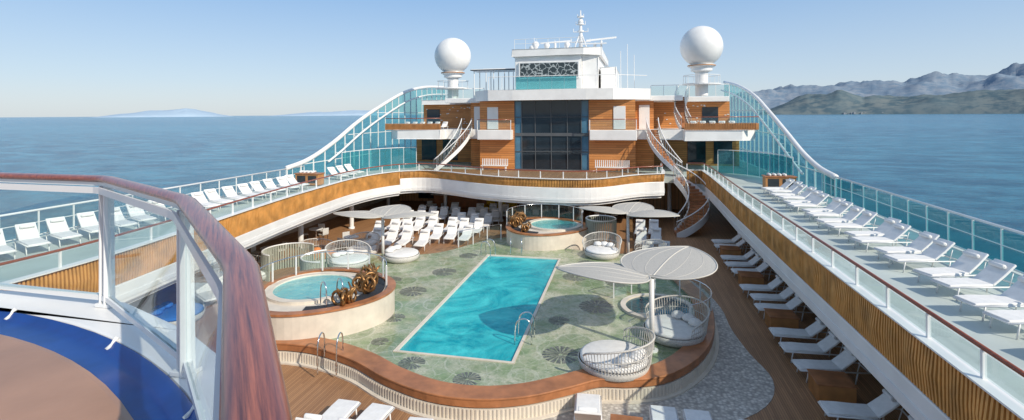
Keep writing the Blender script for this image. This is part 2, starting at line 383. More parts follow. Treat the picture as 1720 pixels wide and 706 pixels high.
def edge_assembly(path,name_label,s0=2.96,f0=2.3):
    e=empty('balustrade',(path[len(path)//2][0],path[len(path)//2][1],3.4),label=name_label,category='balustrade')
    m=M(); m.ribbon(path,-.02,.16,f0,s0-.01)
    obj('fascia',m,WHITE,e,bevel=.03)
    m=M(); m.ribbon(path,.165,.185,f0+.15,f0+.3); obj('fascia_band',m,WHITE2,e)
    m=M(); m.ribbon(path,-.55,-.05,f0-.18,f0-.01); obj('soffit_trim',m,WHITE,e)
    m=M()
    rs=resample(path,.105); o1=offset(rs,.20); h=3.97-s0
    for i in range(len(rs)-1):
        a=o1[i]; b=rs[i]; wob=(.02*math.sin(i*.35)+.012*math.sin(i*.9))*h
        nx,ny=a[0]-b[0],a[1]-b[1]; l=math.hypot(nx,ny) or 1; nx/=l; ny/=l
        tx,ty=-ny,nx
        w=.028; d=.07
        p0=Vector((b[0]+nx*.06,b[1]+ny*.06,s0)); p1=Vector((b[0]+nx*(.09+wob),b[1]+ny*(.09+wob),(s0+3.97)/2)); p2=Vector((b[0]+nx*.06,b[1]+ny*.06,3.97))
        T=Vector((tx,ty,0))*w; NN=Vector((nx,ny,0))*d
        vs=[]
        for p in(p0,p1,p2): vs+=[p-T,p+T,p+T+NN,p-T+NN]
        fs=[(3,2,1,0),(8,9,10,11)]
        for s in(0,4):
            for q in range(4): q2=(q+1)%4; fs.append((s+q,s+q2,s+4+q2,s+4+q))
        m.add(vs,fs)
    obj('slat_screen',m,SLATM,e)
    m=M(); m.ribbon(path,-.03,.05,s0+.02,3.9); obj('backing_panel',m,SLATB,e)
    m=M(); m.ribbon(path,-.06,.22,3.975,4.01); obj('screen_cap',m,WHITE,e)
    rp=offset(path,.02)
    m=M(); m.tube([(p[0],p[1],4.5) for p in rp],.04,8); obj('handrail',m,MAHO,e,smooth=True)
    pp=resample(rp,1.55)
    for i,p in enumerate(pp):
        m=M(); m.box(p[0]-.03,p[0]+.03,p[1]-.03,p[1]+.03,4.01,4.46); obj('post',m,WHITE2,e)
        if i<len(pp)-1:
            q=pp[i+1]; m=M(); m.beam((p[0]*.97+q[0]*.03,p[1]*.97+q[1]*.03,4.23),(q[0]*.97+p[0]*.03,q[1]*.97+p[1]*.03,4.23),.012,.38); obj('glass_panel',m,CLEAR,e)
edge_assembly(EA[:37],'curving balustrade with teak slat screen, glass and wood handrail')
edge_assembly(EA[36:],'bowed balcony balustrade with low teak slats above white fascia',3.42,2.42)
edge_assembly(EB,'straight balustrade with teak slat screen and white fascia')
def railing(path,z0,h,label,glass=CLEAR,step=1.5,rail=WHITE2,rr=.03,mid=False,name='glass_railing',handr=None,group=None,pw=.05):
    e=empty(name,(path[0][0],path[0][1],z0),label=label,category='railing',group=group)
    m=M(); m.tube([(p[0],p[1],z0+h) for p in path],rr,8); obj('handrail',m,rail,e,smooth=True)
    pp=resample(path,step)
    for i,p in enumerate(pp):
        m=M(); m.beam((p[0],p[1],z0),(p[0],p[1],z0+h-rr),pw,pw); obj('post',m,WHITE2,e)
        if i<len(pp)-1:
            q=pp[i+1]; m=M(); zc=z0+h/2; m.beam((p[0],p[1],zc),(q[0],q[1],zc),.012,h-.16); obj('glass_panel',m,glass,e)
    if mid:
        m=M(); m.tube([(p[0],p[1],z0+h*.55) for p in path],.018,6); obj('middle_rail',m,WHITE2,e)
        m=M(); m.tube([(p[0],p[1],z0+.08) for p in path],.025,6); obj('bottom_rail',m,WHITE2,e)
    return e
railing([(XR-.1,4),(XR-.1,34)],3.4,1.25,'teal glass outer railing with white posts beside the sea',TEAL,1.35,WHITE2,.045,True)
railing([(XL+.1,4),(XL+.1,34)],3.4,1.1,'clear glass outer railing with white posts beside the sea',CLEAR,1.35,WHITE2,.045,True)
ARCR=catmull([(32.0,4.62),(34.6,4.9),(37.5,5.6),(41,6.8),(45.8,8.4),(50.8,9.9),(57.4,11.1),(64.8,11.9)],False,5)
ARCL=catmull([(32.0,4.55),(34.6,4.95),(38,6.05),(41.9,7.66),(46.5,9.2),(52.1,10.75),(58,11.6),(64.8,11.9)],False,5)
for X,sg,ARC,lb in ((XR-.1,-1,ARCR,'sweeping arched wind screen of teal glass and white frames'),(XL+.1,1,ARCL,'sweeping arched wind screen of teal glass and white frames')):
    e=empty('wind_screen',(X,45,3.4),label=lb,category='wind screen')
    m=M(); m.tube([(X,y,z) for y,z in ARC],.17,10); obj('arch_beam',m,WHITE,e,smooth=True)
    m=M(); m.tube([(X+sg*.35,y+.1,z-.95) for y,z in ARC if y>36],.09,8); obj('inner_arch_beam',m,WHITE,e,smooth=True)
    pp=resample(ARC,1.6)
    for i,(y,z) in enumerate(pp):
        m=M(); m.beam((X,y,3.4),(X,y,z),.10,.10); obj('frame_post',m,WHITE2,e)
        if z>5.7: m=M(); m.beam((X,y,z-.95),(X+sg*.35,y+.1,z-.95),.05,.05); obj('bracket',m,WHITE2,e)
        if i<len(pp)-1:
            y2,z2=pp[i+1]; m=M(); m.add([(X,y+.05,3.45),(X,y2-.05,3.45),(X,y2-.05,z2-.1),(X,y+.05,z-.1)],[(0,1,2,3)]); obj('glass_panel',m,TEAL,e)
    for zz in (4.65,6.6,8.5):
        ys=[y for y,z in ARC if z>zz+.15]
        if ys: m=M(); m.beam((X,ys[0],zz),(X,64.7,zz),.06,.06); obj('cross_rail',m,WHITE2,e)
for sg,cx in ((1,12.6),(-1,-13.2)):
    path=[(cx+sg*3.6*math.sin(R(90*i/16)), 43.6-6.5*(1-math.cos(R(90*i/16)))) for i in range(17)]
    railing(path,3.4,1.9,'curved teal glass wind break on the sun deck',TEAL,1.1,WHITE2,.03,False,'wind_break',pw=.04)
# ------------------------------------------------------------------ side walls and columns
m=M(); m.box(-17.9,-17.6,-4,60,0,2.95); obj('side_wall',m,plain('shadow_cladding',(.6,.47,.35),.6),label='plain cladding wall behind the covered side walkway',category='wall')
m=M(); m.box(16.3,16.6,-4,60,0,2.95); obj('side_wall',m,plain('shadow_cladding2',(.56,.44,.33),.6),label='plain cladding wall behind the covered side walkway',category='wall')
k=M(); k.rev([(.16,0),(.16,2.95)],0,0,20); k.rev([(.22,0),(.22,.12),(.16,.12)],0,0,20)
colo=obj('column',k,WHITE,smooth=True,origin=(0,0,0),label='round white column carrying the deck above',category='column',group='columns under the upper deck')
cps=[(-4.1,38.5),(2.1,38.5),(-15.2,42),(8.8,43),(-9.5,41)]+[(-14.2,y) for y in (10,16,22,28,34)]+[(13.4,y) for y in (20,27,34)]
colo.location=(cps[0][0],cps[0][1],0)
for p in cps[1:]: dup(colo,(p[0],p[1],0))
e=empty('bar_front',(-1,46,0),label='wood bar front with shelves and counter beneath the balcony',category='bar')
m=M(); m.box(-16,12,46,46.3,0,2.95); obj('back_wall',m,planks('bar_cladding',(.58,.31,.14),(.78,.46,.22),.3,0,.5),e)
for i,(x0,x1) in enumerate(((-14,-11.8),(-3.2,-.6),(-.3,2.3),(4,6.5))):
    m=M(); m.box(x0,x1,45.9,45.98,.3,2.4); obj('window',m,DGL,e)
m=M(); m.box(-11.5,-6.5,43.4,44.2,0,1.05); obj('counter',m,BENCHW,e,bevel=.03)
m=M(); m.box(-11.7,-6.3,43.3,44.3,1.06,1.12); obj('counter_top',m,WHITE,e)
m=M()
for z in (1.4,1.8,2.2):
    m.box(-11.3,-6.7,45.4,45.85,z,z+.04)
    for i in range(26): x=-11.2+i*.17; m.box(x,x+.07,45.5,45.6,z+.04,z+.04+random.uniform(.15,.28))
obj('bottle_shelf',m,CREAM,e)
# ------------------------------------------------------------------ terrace with pool
ter=empty('pool_terrace',(-.1,21.5,0),label='raised pool terrace with pale green mosaic floor and curved teak bench',category='terrace')
coping=[(-2.12,15.58),(1.97,15.58),(1.97,27.42),(-2.12,27.42)]
m=M(); m.poly(TER,[coping],.05,.5); obj('mosaic_floor',m,MOS,ter)
m=M(); m.ribbon(TER,-.02,.10,0,.40,True); obj('base_wall',m,CREAM,ter)
seg=[p for p in (TER[-4:]+TER[:60])]
m=M(); m.ribbon(seg,-.50,.20,.58,.64); obj('bench_seat',m,BENCHW,ter,bevel=.02)
m=M(); m.ribbon(seg,.14,.19,.40,.575); obj('bench_fascia',m,BENCHW,ter)
m=M(); m.ribbon(seg,-.42,.02,.5,.58); obj('bench_base',m,CREAM,ter)
m=M(); sg2=seg[2:56]
m.ribbon(sg2,.11,.20,0,.36)
rb=resample(sg2,.11); ro_=offset(rb,.20)
for i in range(len(rb)):
    x,y=ro_[i]; m.box(x-.022,x+.022,y-.022,y+.022,.03,.35)
m.ribbon(sg2,.11,.34,0,.05)
obj('bench_apron',m,CREAM,ter)
for p,r in zip([(-3.8,21.1),(-3.4,24),(.8,14.4),(3.3,16.5),(4.2,20.9),(-1.2,15.0),(3.0,24.5),(-3.3,18.2),(5.0,24.0),(-5.5,22.3),(-3.1,27),(5.8,26.3),(2.9,19.2),(-7.3,23.6),(6.1,22),(-2.9,16.2),(3.4,26.9)],[.6,.6,.42,.6,.7,.42,.6,.4,.55,.55,.5,.5,.4,.5,.4,.3,.5]):
    m=M()
    nseg=18; cc=r*.12
    for i in range(nseg):
        a0=2*math.pi*i/nseg+.05; a1=2*math.pi*(i+1)/nseg-.05
        if i==nseg-1: continue
        m.add([(p[0]+cc*math.cos(a0),p[1]+cc*math.sin(a0),.504),(p[0]+r*math.cos(a0),p[1]+r*math.sin(a0),.504),(p[0]+r*math.cos(a1),p[1]+r*math.sin(a1),.504),(p[0]+cc*math.cos(a1),p[1]+cc*math.sin(a1),.504)],[(0,1,2,3)])
    obj('medallion',m,MED,ter)
pool=empty('swimming_pool',(-.1,21.5,.5),label='long rectangular turquoise swimming pool with white coping',category='swimming pool')
m=M(); m.poly([(-2.115,15.585),(1.965,15.585),(1.965,27.415),(-2.115,27.415)],[POOLR],.3,.52); obj('coping',m,CREAM,pool,bevel=.015)
x0,x1,y0,y1=-2.0,1.85,15.7,27.3
m=M(); z0,z1=-.55,.31
m.add([(x0,y0,z0),(x1,y0,z0),(x1,y1,z0),(x0,y1,z0),(x0,y0,z1),(x1,y0,z1),(x1,y1,z1),(x0,y1,z1)],[(0,1,2,3),(0,4,5,1),(1,5,6,2),(2,6,7,3),(3,7,4,0)])
m.box(x0,x0+1.2,y1-2.5,y1,z0,z0+.3)
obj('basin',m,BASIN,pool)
m=M(); nx,ny=20,60
m.add([(x0+(x1-x0)*i/nx,y0+(y1-y0)*j/ny,.46) for j in range(ny+1) for i in range(nx+1)],[(j*(nx+1)+i,j*(nx+1)+i+1,(j+1)*(nx+1)+i+1,(j+1)*(nx+1)+i) for j in range(ny) for i in range(nx)])
obj('water',m,PWATER,pool)
def jacuzzi(c,Rr,wc,wr,z0,z1,g0,g1,label):
    e=empty('hot_tub',(c[0],c[1],z0),label=label,category='hot tub')
    circ=lambda cx,cy,r,n=48:[(cx+r*math.cos(2*math.pi*i/n),cy+r*math.sin(2*math.pi*i/n)) for i in range(n)]
    org=lambda r:[(c[0]+r*(1+.05*math.sin(3*a+1))*math.cos(a),c[1]+r*(1+.05*math.sin(3*a+1))*math.sin(a)) for a in [2*math.pi*i/64 for i in range(64)]]
    m=M(); m.ribbon(org(Rr),-.1,0,z0,z1-.06,True); obj('wall',m,CREAM,e,smooth=False)
    m=M(); m.ribbon(org(Rr),-.26,.05,z1-.055,z1+.02,True); obj('rim',m,BENCHW,e)
    m=M(); m.poly(org(Rr-.25),[circ(wc[0],wc[1],wr+.28)],z1-.3,z1-.10); obj('surround',m,CREAM,e)
    P=[(c[0]+(Rr-.55)*math.cos(R(g0+(g1-g0)*i/24)),c[1]+(Rr-.55)*math.sin(R(g0+(g1-g0)*i/24))) for i in range(25)]
    m=M(); m.ribbon(P,-.30,.28,z1-.09,z1-.03); obj('planter_gravel',m,GRAVEL,e)
    m=M(); m.poly(circ(wc[0],wc[1],wr+.30),[circ(wc[0],wc[1],wr)],z1-.3,z1+.0); obj('tub_edge',m,CREAM,e,bevel=.03)
    m=M(); m.rev([(0.01,z1-.5),(wr*.6,z1-.5),(wr*.65,z1-.28),(wr+.02,z1-.28),(wr+.02,z1-.02)],wc[0],wc[1],40); obj('basin',m,JBASIN,e,smooth=False)
    m=M(); m.rev([(0.01,z1-.05),(wr+.01,z1-.05)],wc[0],wc[1],40); obj('water',m,JWATER,e)
    return e
jacuzzi((-6.25,18.0),2.65,(-6.75,18.2),1.5,.5,1.5,-75,70,'round raised hot tub with turquoise water and cream wall')
jacuzzi((.5,31.3),2.5,(1.0,31.9),1.45,0,1.4,120,265,'round raised hot tub with turquoise water below the balcony')
def arc(c,r,a0,a1,n=16): return [(c[0]+r*math.cos(R(a0+(a1-a0)*i/n)),c[1]+r*math.sin(R(a0+(a1-a0)*i/n))) for i in range(n+1)]
railing(arc((-6.25,18.0),2.45,20,200),1.5,.8,'curved clear glass railing around the hot tub',CLEAR,1.1,STEEL,.02)
railing(arc((.5,31.3),2.35,-10,190),1.4,.9,'curved clear glass railing around the far hot tub',CLEAR,1.1,STEEL,.02)
railing(arc((6.6,21.0),2.0,-60,150),.5,.9,'curved clear glass railing beside the parasol',CLEAR,1.0,STEEL,.02)
railing([(-4.2,28.6),(-3.0,30.0),(-2.2,30.9)],.5,.95,'clear glass railing at the far end of the pool terrace',CLEAR,1.0,STEEL,.02)
random.seed(5)
def sculpture(x,y,z,s,label):
    e=empty('sculpture',(x,y,z),label=label,category='sculpture')
    m=M()
    for k in range(7):
        a=random.uniform(0,6.28); px=x+random.uniform(-.22,.22)*s; py=y+random.uniform(-.22,.22)*s; r=random.uniform(.14,.26)*s; zc=z+r+random.uniform(0,.3)*s
        m.tube([(px+r*math.cos(t)*math.cos(a),py+r*math.cos(t)*math.sin(a),zc+r*math.sin(t)) for t in [2*math.pi*i/14 for i in range(14)]],.055*s,6,True)
    for k in range(6):
        a=random.uniform(0,6.28); P=[(x,y,z)]
        for j in range(4): P.append((x+math.cos(a+j*.4)*.1*(j+1)*s,y+math.sin(a+j*.4)*.1*(j+1)*s,z+.18*(j+1)*s))
        m.tube(P,[.06*s,.055*s,.05*s,.04*s,.03*s],6)
    obj('coral_figure',m,BRONZE,e,smooth=True)
for x,y,s in ((-4.35,17.9,1.1),(-4.5,16.75,1.0),(-4.9,19.4,.9)): sculpture(x,y,1.42,s,'gold bronze coral shaped sculpture in dark gravel planter')
for x,y,s in ((-1.3,30.6,1.0),(-1.2,32.0,1.0),(-.4,29.6,.8)): sculpture(x,y,1.33,s,'gold bronze coral sculpture by the far hot tub')
def ladder(x,y,z,dx,dy,label):
    e=empty('pool_handrail',(x,y,z),label=label,category='handrail',group='polished steel pool handrails')
    l=math.hypot(dx,dy); dx/=l; dy/=l; px,py=-dy*.3,dx*.3
    for s in (-1,1):
        P=[(-.1,0),(-.1,.55),(-.02,.78),(.15,.86),(.35,.78),(.45,.55),(.48,.1),(.48,-.3)]
        P=catmull(P,False,4)
        m=M(); m.tube([(x+px*s+dx*u,y+py*s+dy*u,z+w) for u,w in P],.024,8); obj('hand_bar',m,STEEL,e,smooth=True)
ladder(2.15,17.3,.5,-1,.0,'polished steel pool ladder rails at the pool edge')
ladder(-2.2,27.2,.5,1,-.2,'polished steel pool ladder rails at the pool edge')
ladder(-.6,28.1,.5,.1,-1,'polished steel pool ladder rails at the pool edge')
ladder(-3.9,14.9,.45,.2,-1,'polished steel handrails at the terrace steps')
ladder(-4.9,16.6,1.45,-.8,.6,'polished steel hot tub handrails')
# ------------------------------------------------------------------ petal parasols
def parasol(x,y,z,h,angs,L0,W0,label):
    e=empty('petal_parasol',(x,y,z),label=label,category='parasol',group='petal shaped sunshades by the pool')
    m=M(); m.tube([(x,y,z),(x,y,z+h)],.085,14); obj('pole',m,WHITE,e,smooth=True)
    m=M(); m.rev([(.2,z),(.2,z+.04),(.09,z+.05)],x,y,20); obj('base_plate',m,WHITE,e)
    for q in angs:
        ang,tilt=q[0],q[1]; roll=q[2] if len(q)>2 else 0
        a=R(ang); ca,sa=math.cos(a),math.sin(a); nu,nv=20,14
        def P(u,v,dz=0):
            w=W0*math.sin(math.pi*min(1,u*1.0+.01)**.72)**.68
            lx=.05+u*L0; ly=v*w/2
            zz=z+h+.05+tilt*lx+roll*ly+.16*math.sin(u*3.1)-.10*abs(v)**2*math.sin(u*3.1)+dz
            return (x+ca*lx-sa*ly,y+sa*lx+ca*ly,zz)
        m=M(); m.add([P(i/nu,-1+2*j/nv) for i in range(nu+1) for j in range(nv+1)]+[P(i/nu,-1+2*j/nv,-.03) for i in range(nu+1) for j in range(nv+1)],
          [(i*(nv+1)+j,(i+1)*(nv+1)+j,(i+1)*(nv+1)+j+1,i*(nv+1)+j+1) for i in range(nu) for j in range(nv)]+
          [tuple(q_+(nu+1)*(nv+1) for q_ in (i*(nv+1)+j,i*(nv+1)+j+1,(i+1)*(nv+1)+j+1,(i+1)*(nv+1)+j)) for i in range(nu) for j in range(nv)])
        pt=obj('petal',m,CANV,e,smooth=True)
        m=M(); m.tube([P(i/nu,-1) for i in range(nu+1)]+[P(i/nu,1) for i in range(nu,-1,-1)],.026,6,True)
        for vv in (-.7,-.35,0,.35,.7): m.tube([P(.02,0,.01)]+[P(i/nu,vv,.0) for i in range(1,nu+1)],.009 if vv else .024,5)
        obj('rib_frame',m,RIB,pt,smooth=True)
parasol(6.2,17.4,.5,2.35,[(181,.05,.12),(62,.12,-.03)],3.1,3.3,'large grey petal shaped parasol on slender white pole')
parasol(5.5,30.2,0,2.5,[(172,.05,.06),(-22,.05),(75,.05)],2.9,2.4,'grey petal parasol beside the far hot tub')
parasol(-8.0,26.6,0,2.5,[(185,.05,.06),(8,.05,-.05),(95,.05)],2.9,2.4,'grey petal parasol beside the lounger rows')
# ------------------------------------------------------------------ daybeds
def daybed(x,y,z,r,face,label,cush=FABRIC,back=True):
    e=empty('round_daybed',(x,y,z),label=label,category='daybed',group='round daybeds on the pool deck')
    m=M(); m.rev([(r*.8,z),(r*.95,z+.1),(r,z+.3),(r*.97,z+.32)],x,y,36); obj('base',m,RATTAN,e,smooth=True)
    m=M(); m.rev([(.01,z+.44),(r*.85,z+.44),(r*.93,z+.40),(r*.94,z+.32),(r*.9,z+.31)],x,y,36); obj('cushion',m,cush,e,smooth=True)
    if back:
        a0=R(face-105); a1=R(face+105); m=M(); n=44
        top=[];low=[]
        for i in range(n+1):
            t=i/n; a=a0+(a1-a0)*t; hh=.38+.42*math.sin(math.pi*t)**.6; rr=r*1.0
            lo=(x+rr*math.cos(a),y+rr*math.sin(a),z+.3); hi=(x+rr*1.1*math.cos(a),y+rr*1.1*math.sin(a),z+.3+hh)
            m.tube([lo,hi],.012,4,cap=False); top.append(hi)
            low.append(((lo[0]+hi[0])/2,(lo[1]+hi[1])/2,(lo[2]+hi[2])/2))
        m.tube(top,.03,6); m.tube(low,.015,5)
        obj('backrest',m,RATTAN,e,smooth=True)
    for k in (-.45,0,.45):
        a=R(face)+k*1.3; cx,cy=x+r*.68*math.cos(a),y+r*.68*math.sin(a)
        m=M(); m.rev([(.01,z+.66),(.14,z+.64),(.24,z+.56),(.22,z+.47),(.01,z+.45)],cx,cy,14)
        obj('pillow',m,cush,e,smooth=True)
daybed(7.0,18.6,.5,1.05,40,'round white rattan daybed with open woven backrest')
daybed(5.0,16.0,.5,1.1,-30,'round white rattan daybed with open woven backrest')
daybed(4.1,28.3,.5,.95,80,'round white rattan daybed with open woven backrest')
daybed(6.4,27.4,.5,.9,20,'round white rattan daybed with open woven backrest')
daybed(-6.4,25.6,.5,.95,170,'low round white daybed without back',FABRIC,False)
daybed(-8.6,24.0,.5,1.05,150,'round white rattan daybed with open woven backrest')
daybed(-11.6,26.0,0,1.0,170,'round rattan daybed with orange cushions',ORC)
daybed(-9.9,27.8,0,.9,100,'round white rattan daybed with open woven backrest')
daybed(-12.4,17.3,0,1.0,200,'round daybed with bright blue cushion',BLUC,False)
daybed(-13.2,22.3,0,1.0,180,'round white rattan daybed with open woven backrest')
e=empty('wading_pool',(6.6,21.2,.5),label='small round dark wading pool with pale rim',category='pool')
m=M(); m.rev([(.01,.53),(1.25,.53)],6.6,21.2,36)
obj('water',m,plain('dark_water',(.01,.09,.12),.04,0,.2,1),e)
m=M(); m.rev([(1.25,.5),(1.25,.6),(1.45,.6),(1.45,.5)],6.6,21.2,36); obj('rim',m,CREAM,e)
def slatscreen(path,z,h,label):
    e=empty('slatted_screen',(path[0][0],path[0][1],z),label=label,category='screen')
    m=M()
    for p in resample(path,.13): m.box(p[0]-.03,p[0]+.03,p[1]-.03,p[1]+.03,z,z+h)
    obj('slats',m,GGS,e)
    m=M(); m.tube([(p[0],p[1],z+h) for p in path],.04,6); obj('top_rail',m,WHITE2,e)
slatscreen(arc((3.9,31.6),.9,0,355,24),0,1.9,'round cabana screen of grey green vertical slats')
slatscreen(arc((-11.8,23.6),1.3,60,260,20),0,1.3,'curved grey green slatted privacy screen')
slatscreen(arc((-8.8,22.2),1.1,120,290,20),.5,1.0,'curved grey green slatted privacy screen')
# ------------------------------------------------------------------ cafe tables and chairs under the decks
k=M(); k.rev([(.01,.70),(.45,.70),(.45,.74),(.01,.74)],0,0,24)
ct=obj('cafe_table',k,WHITE,origin=(0,0,0),label='small round white cafe table on pedestal leg',category='table',group='cafe tables under the deck')
k=M(); k.rev([(.04,.06),(.04,.70)],0,0,12); k.rev([(.28,0),(.28,.03),(.04,.06)],0,0,20); obj('pedestal',k,STEEL,ct,smooth=True)
k=M(); k.box(-.23,.23,-.23,.23,.42,.47)
ch_=obj('cafe_chair',k,RATTAN,origin=(0,0,0),bevel=.015,label='small grey woven cafe chair',category='chair',group='cafe chairs under the deck')
k=M(); k.box(-.23,.23,.21,.25,.47,.86); obj('backrest',k,RATTAN,ch_,bevel=.015)
for a in(-.19,.19):
    for b_ in(-.19,.19): k=M(); k.tube([(a,b_,0),(a,b_,.42)],.016,6); obj('leg',k,DARK,ch_)
tps=[(-10.6,40.6),(-1.6,40.3),(.4,41.6),(3.8,40.4),(5.8,41.8),(-14.6,25.6),(-14.8,30.5),(-11.3,28.9),(-2.6,43.2)]
first=True
for i,(x,y) in enumerate(tps):
    if i==0: ct.location=(x,y,0)
    else: dup(ct,(x,y,0))
    for q in range(3):
        a=R(i*37+q*120); lx,ly=x+.72*math.cos(a),y+.72*math.sin(a); rz=a-math.pi/2
        if first: ch_.location=(lx,ly,0); ch_.rotation_euler=(0,0,rz); first=False
        else: dup(ch_,(lx,ly,0),rz)
# ------------------------------------------------------------------ sun loungers
def make_lounger():
    m=M()
    for s in (-.31,.31):
        m.tube([(-.97,s,.34),(.95,s,.34)],.022,6)
        for x in (-.75,.6): m.tube([(x,s,.34),(x-.06,s*.98,0)],.02,6)
    m.tube([(-.97,-.31,.34),(-.97,.31,.34)],.022,6); m.tube([(.95,-.31,.34),(.95,.31,.34)],.022,6)
    m.tube([(.62,-.25,.34),(.72,-.25,.68)],.014,5); m.tube([(.62,.25,.34),(.72,.25,.68)],.014,5)
    lo=obj('sun_lounger',m,WHITE2,smooth=True,origin=(0,0,0),label='white sun lounger with raised back and white pad',category='sun lounger',group='sun loungers on the decks')
    def pad(P,w,th):
        mm=M(); vs=[]
        for (x,z,nx,nz) in P: vs+=[(x,-w,z),(x,w,z),(x+nx*th,w*.96,z+nz*th),(x+nx*th,-w*.96,z+nz*th)]
        fs=[(0,1,2,3),tuple((len(P)-1)*4+q for q in (3,2,1,0))]
        for i in range(len(P)-1):
            for q in range(4): q2=(q+1)%4; fs.append((i*4+q,(i+1)*4+q,(i+1)*4+q2,i*4+q2))
        mm.add(vs,fs); return mm
    obj('seat_pad',pad([(-.96,.345,0,1),(-.6,.36,0,1),(-.2,.35,0,1),(.16,.36,0,1)],.30,.055),FABRIC,lo,bevel=.015)
    obj('backrest',pad([(.18,.36,-.45,.88),(.48,.60,-.6,.8),(.78,.88,-.6,.8)],.30,.055),FABRIC,lo,bevel=.015)
    m=M(); m.rev([(.01,.0),(.055,.0),(.06,.02),(.06,.4),(.01,.42)],0,0,12)
    for i in range(len(m.v)): p=m.v[i]; m.v[i]=Vector((.58+p.x-.05,p.z-.21,.83+p.y))
    obj('rolled_towel',m,FABRIC,lo,smooth=True)
    return lo
lo=make_lounger()
pos=[]
for i in range(21): pos.append((14.3+random.uniform(-.14,.14),9.8+i*1.17+(.2 if i%2 else 0),3.4,R(14+random.uniform(-5,5)),1.0))
for i in range(17): pos.append((-15.9+random.uniform(-.12,.12),11.2+i*1.1+(1.2 if i>8 else 0),3.4,R(160+random.uniform(-5,5)),1.0))
for i in range(3): pos.append((-16,35+i*1.2,3.4,R(160),1.0))
for r_ in range(6):
    for c_ in range(7):
        if r_==0 and c_>4: continue
        if c_==3 and r_%2: continue
        pos.append((-11.2+c_*1.0+(.25 if c_>3 else 0)+random.uniform(-.06,.06)+r_*.16,29.9+r_*1.98+random.uniform(-.12,.12),0,R(96+random.uniform(-4,4)),1.06))
pos=[p for p in pos if not (p[2]==0 and (math.dist(p[:2],(-11.3,28.9))<1.4 or math.dist(p[:2],(-10.6,40.6))<1.6))]
for i,yy in enumerate([33.6,32.4,29.9,28.7,27.5,25.0,23.8,22.6,20.1,18.9,17.7,15.2,14.0,12.8]): pos.append((11.6+random.uniform(-.1,.1),yy,0,R(4+random.uniform(-4,4)),1.05))
for x,yy in ((-2.1,11.75),(-1.15,11.75),(.25,11.4),(1.1,11.4),(4.4,13.4),(6.35,13.2),(7.2,13.2),(8.5,13.0),(9.4,13.0)): pos.append((x,yy,.012 if x>4 else 0,R(-90+random.uniform(-4,4)),1.1))
for x,yy,rz in ((6.5,29.6,80),(7.4,29.8,80),(6.3,33.0,85),(7.2,33.2,85),(6.3,35.6,85),(7.2,35.8,85),(-12.9,19.3,150),(-13.1,20.7,150)): pos.append((x,yy,0,R(rz),1.05))
lo.location=pos[0][:3]; lo.rotation_euler=(0,0,pos[0][3]); lo.scale=(pos[0][4],)*3
for p in pos[1:]: dup(lo,p[:3],p[3],p[4])
k=M(); k.box(-.5,.45,-.42,.42,.04,.56)
for i in range(9): k.box(-.515,-.5,-.40+i*.095,-.35+i*.095,.06,.54)
tb=obj('side_table',k,SLATM2,origin=(0,0,0),label='teak box table standing between sun loungers',category='side table',group='teak side tables')
k=M(); k.box(-.54,.48,-.46,.46,.565,.60); obj('table_top',k,BENCHW,tb,bevel=.01)
tp=[(11.2,31.15),(11.2,26.25),(11.2,21.35),(11.2,16.45),(5.4,13.2)]
tb.location=(tp[0][0],tp[0][1],0)
for p in tp[1:]: dup(tb,(p[0],p[1],0),0,.8 if p[0]<6 else 1)
for x,y in ((14.9,35.4),(-16.2,31.9)):
    e=empty('towel_cabinet',(x,y,3.4),label='teak towel cabinet with white towels stacked on top',category='cabinet',group='towel cabinets')
    m=M(); m.box(x-.9,x+.9,y-.35,y+.35,3.45,4.2); obj('body',m,SLATM2,e,bevel=.02)
    m=M(); m.box(x-.95,x+.95,y-.4,y+.4,4.2,4.26); obj('top',m,BENCHW,e)
    for q in (x-.75,x+.1): m=M(); m.box(q,q+.65,y-.36,y-.345,3.6,4.1); obj('dark_recess_panel',m,DARK,e)  # flat dark panel painted for the shade of a recess; body is solid
    for i in range(4): m=M(); m.tube([(x-.6+i*.3,y-.25,4.34),(x-.6+i*.3,y+.25,4.34)],.08,10); obj('towel',m,FABRIC,e,smooth=True)
for i in range(3):
    x,y=-5.9+i*.95,42.0
    e=empty('armchair',(x,y,0),label='yellow armchair in the shade beneath the balcony',category='armchair',group='yellow armchairs')
    m=M(); m.box(x-.35,x+.35,y-.35,y+.35,.2,.45); obj('seat',m,YEL,e,bevel=.04)
    m=M(); m.box(x-.37,x+.37,y+.28,y+.42,.2,.95); obj('backrest',m,YEL,e,bevel=.03)
    for q in (-.42,.33): m=M(); m.box(x+q,x+q+.09,y-.35,y+.27,.2,.65); obj('armrest',m,YEL,e,bevel=.03)
    for a in(-.3,.3):
        for b_ in (-.3,.3): m=M(); m.tube([(x+a,y+b_,0),(x+a,y+b_,.2)],.02,6); obj('leg',m,DARK,e)
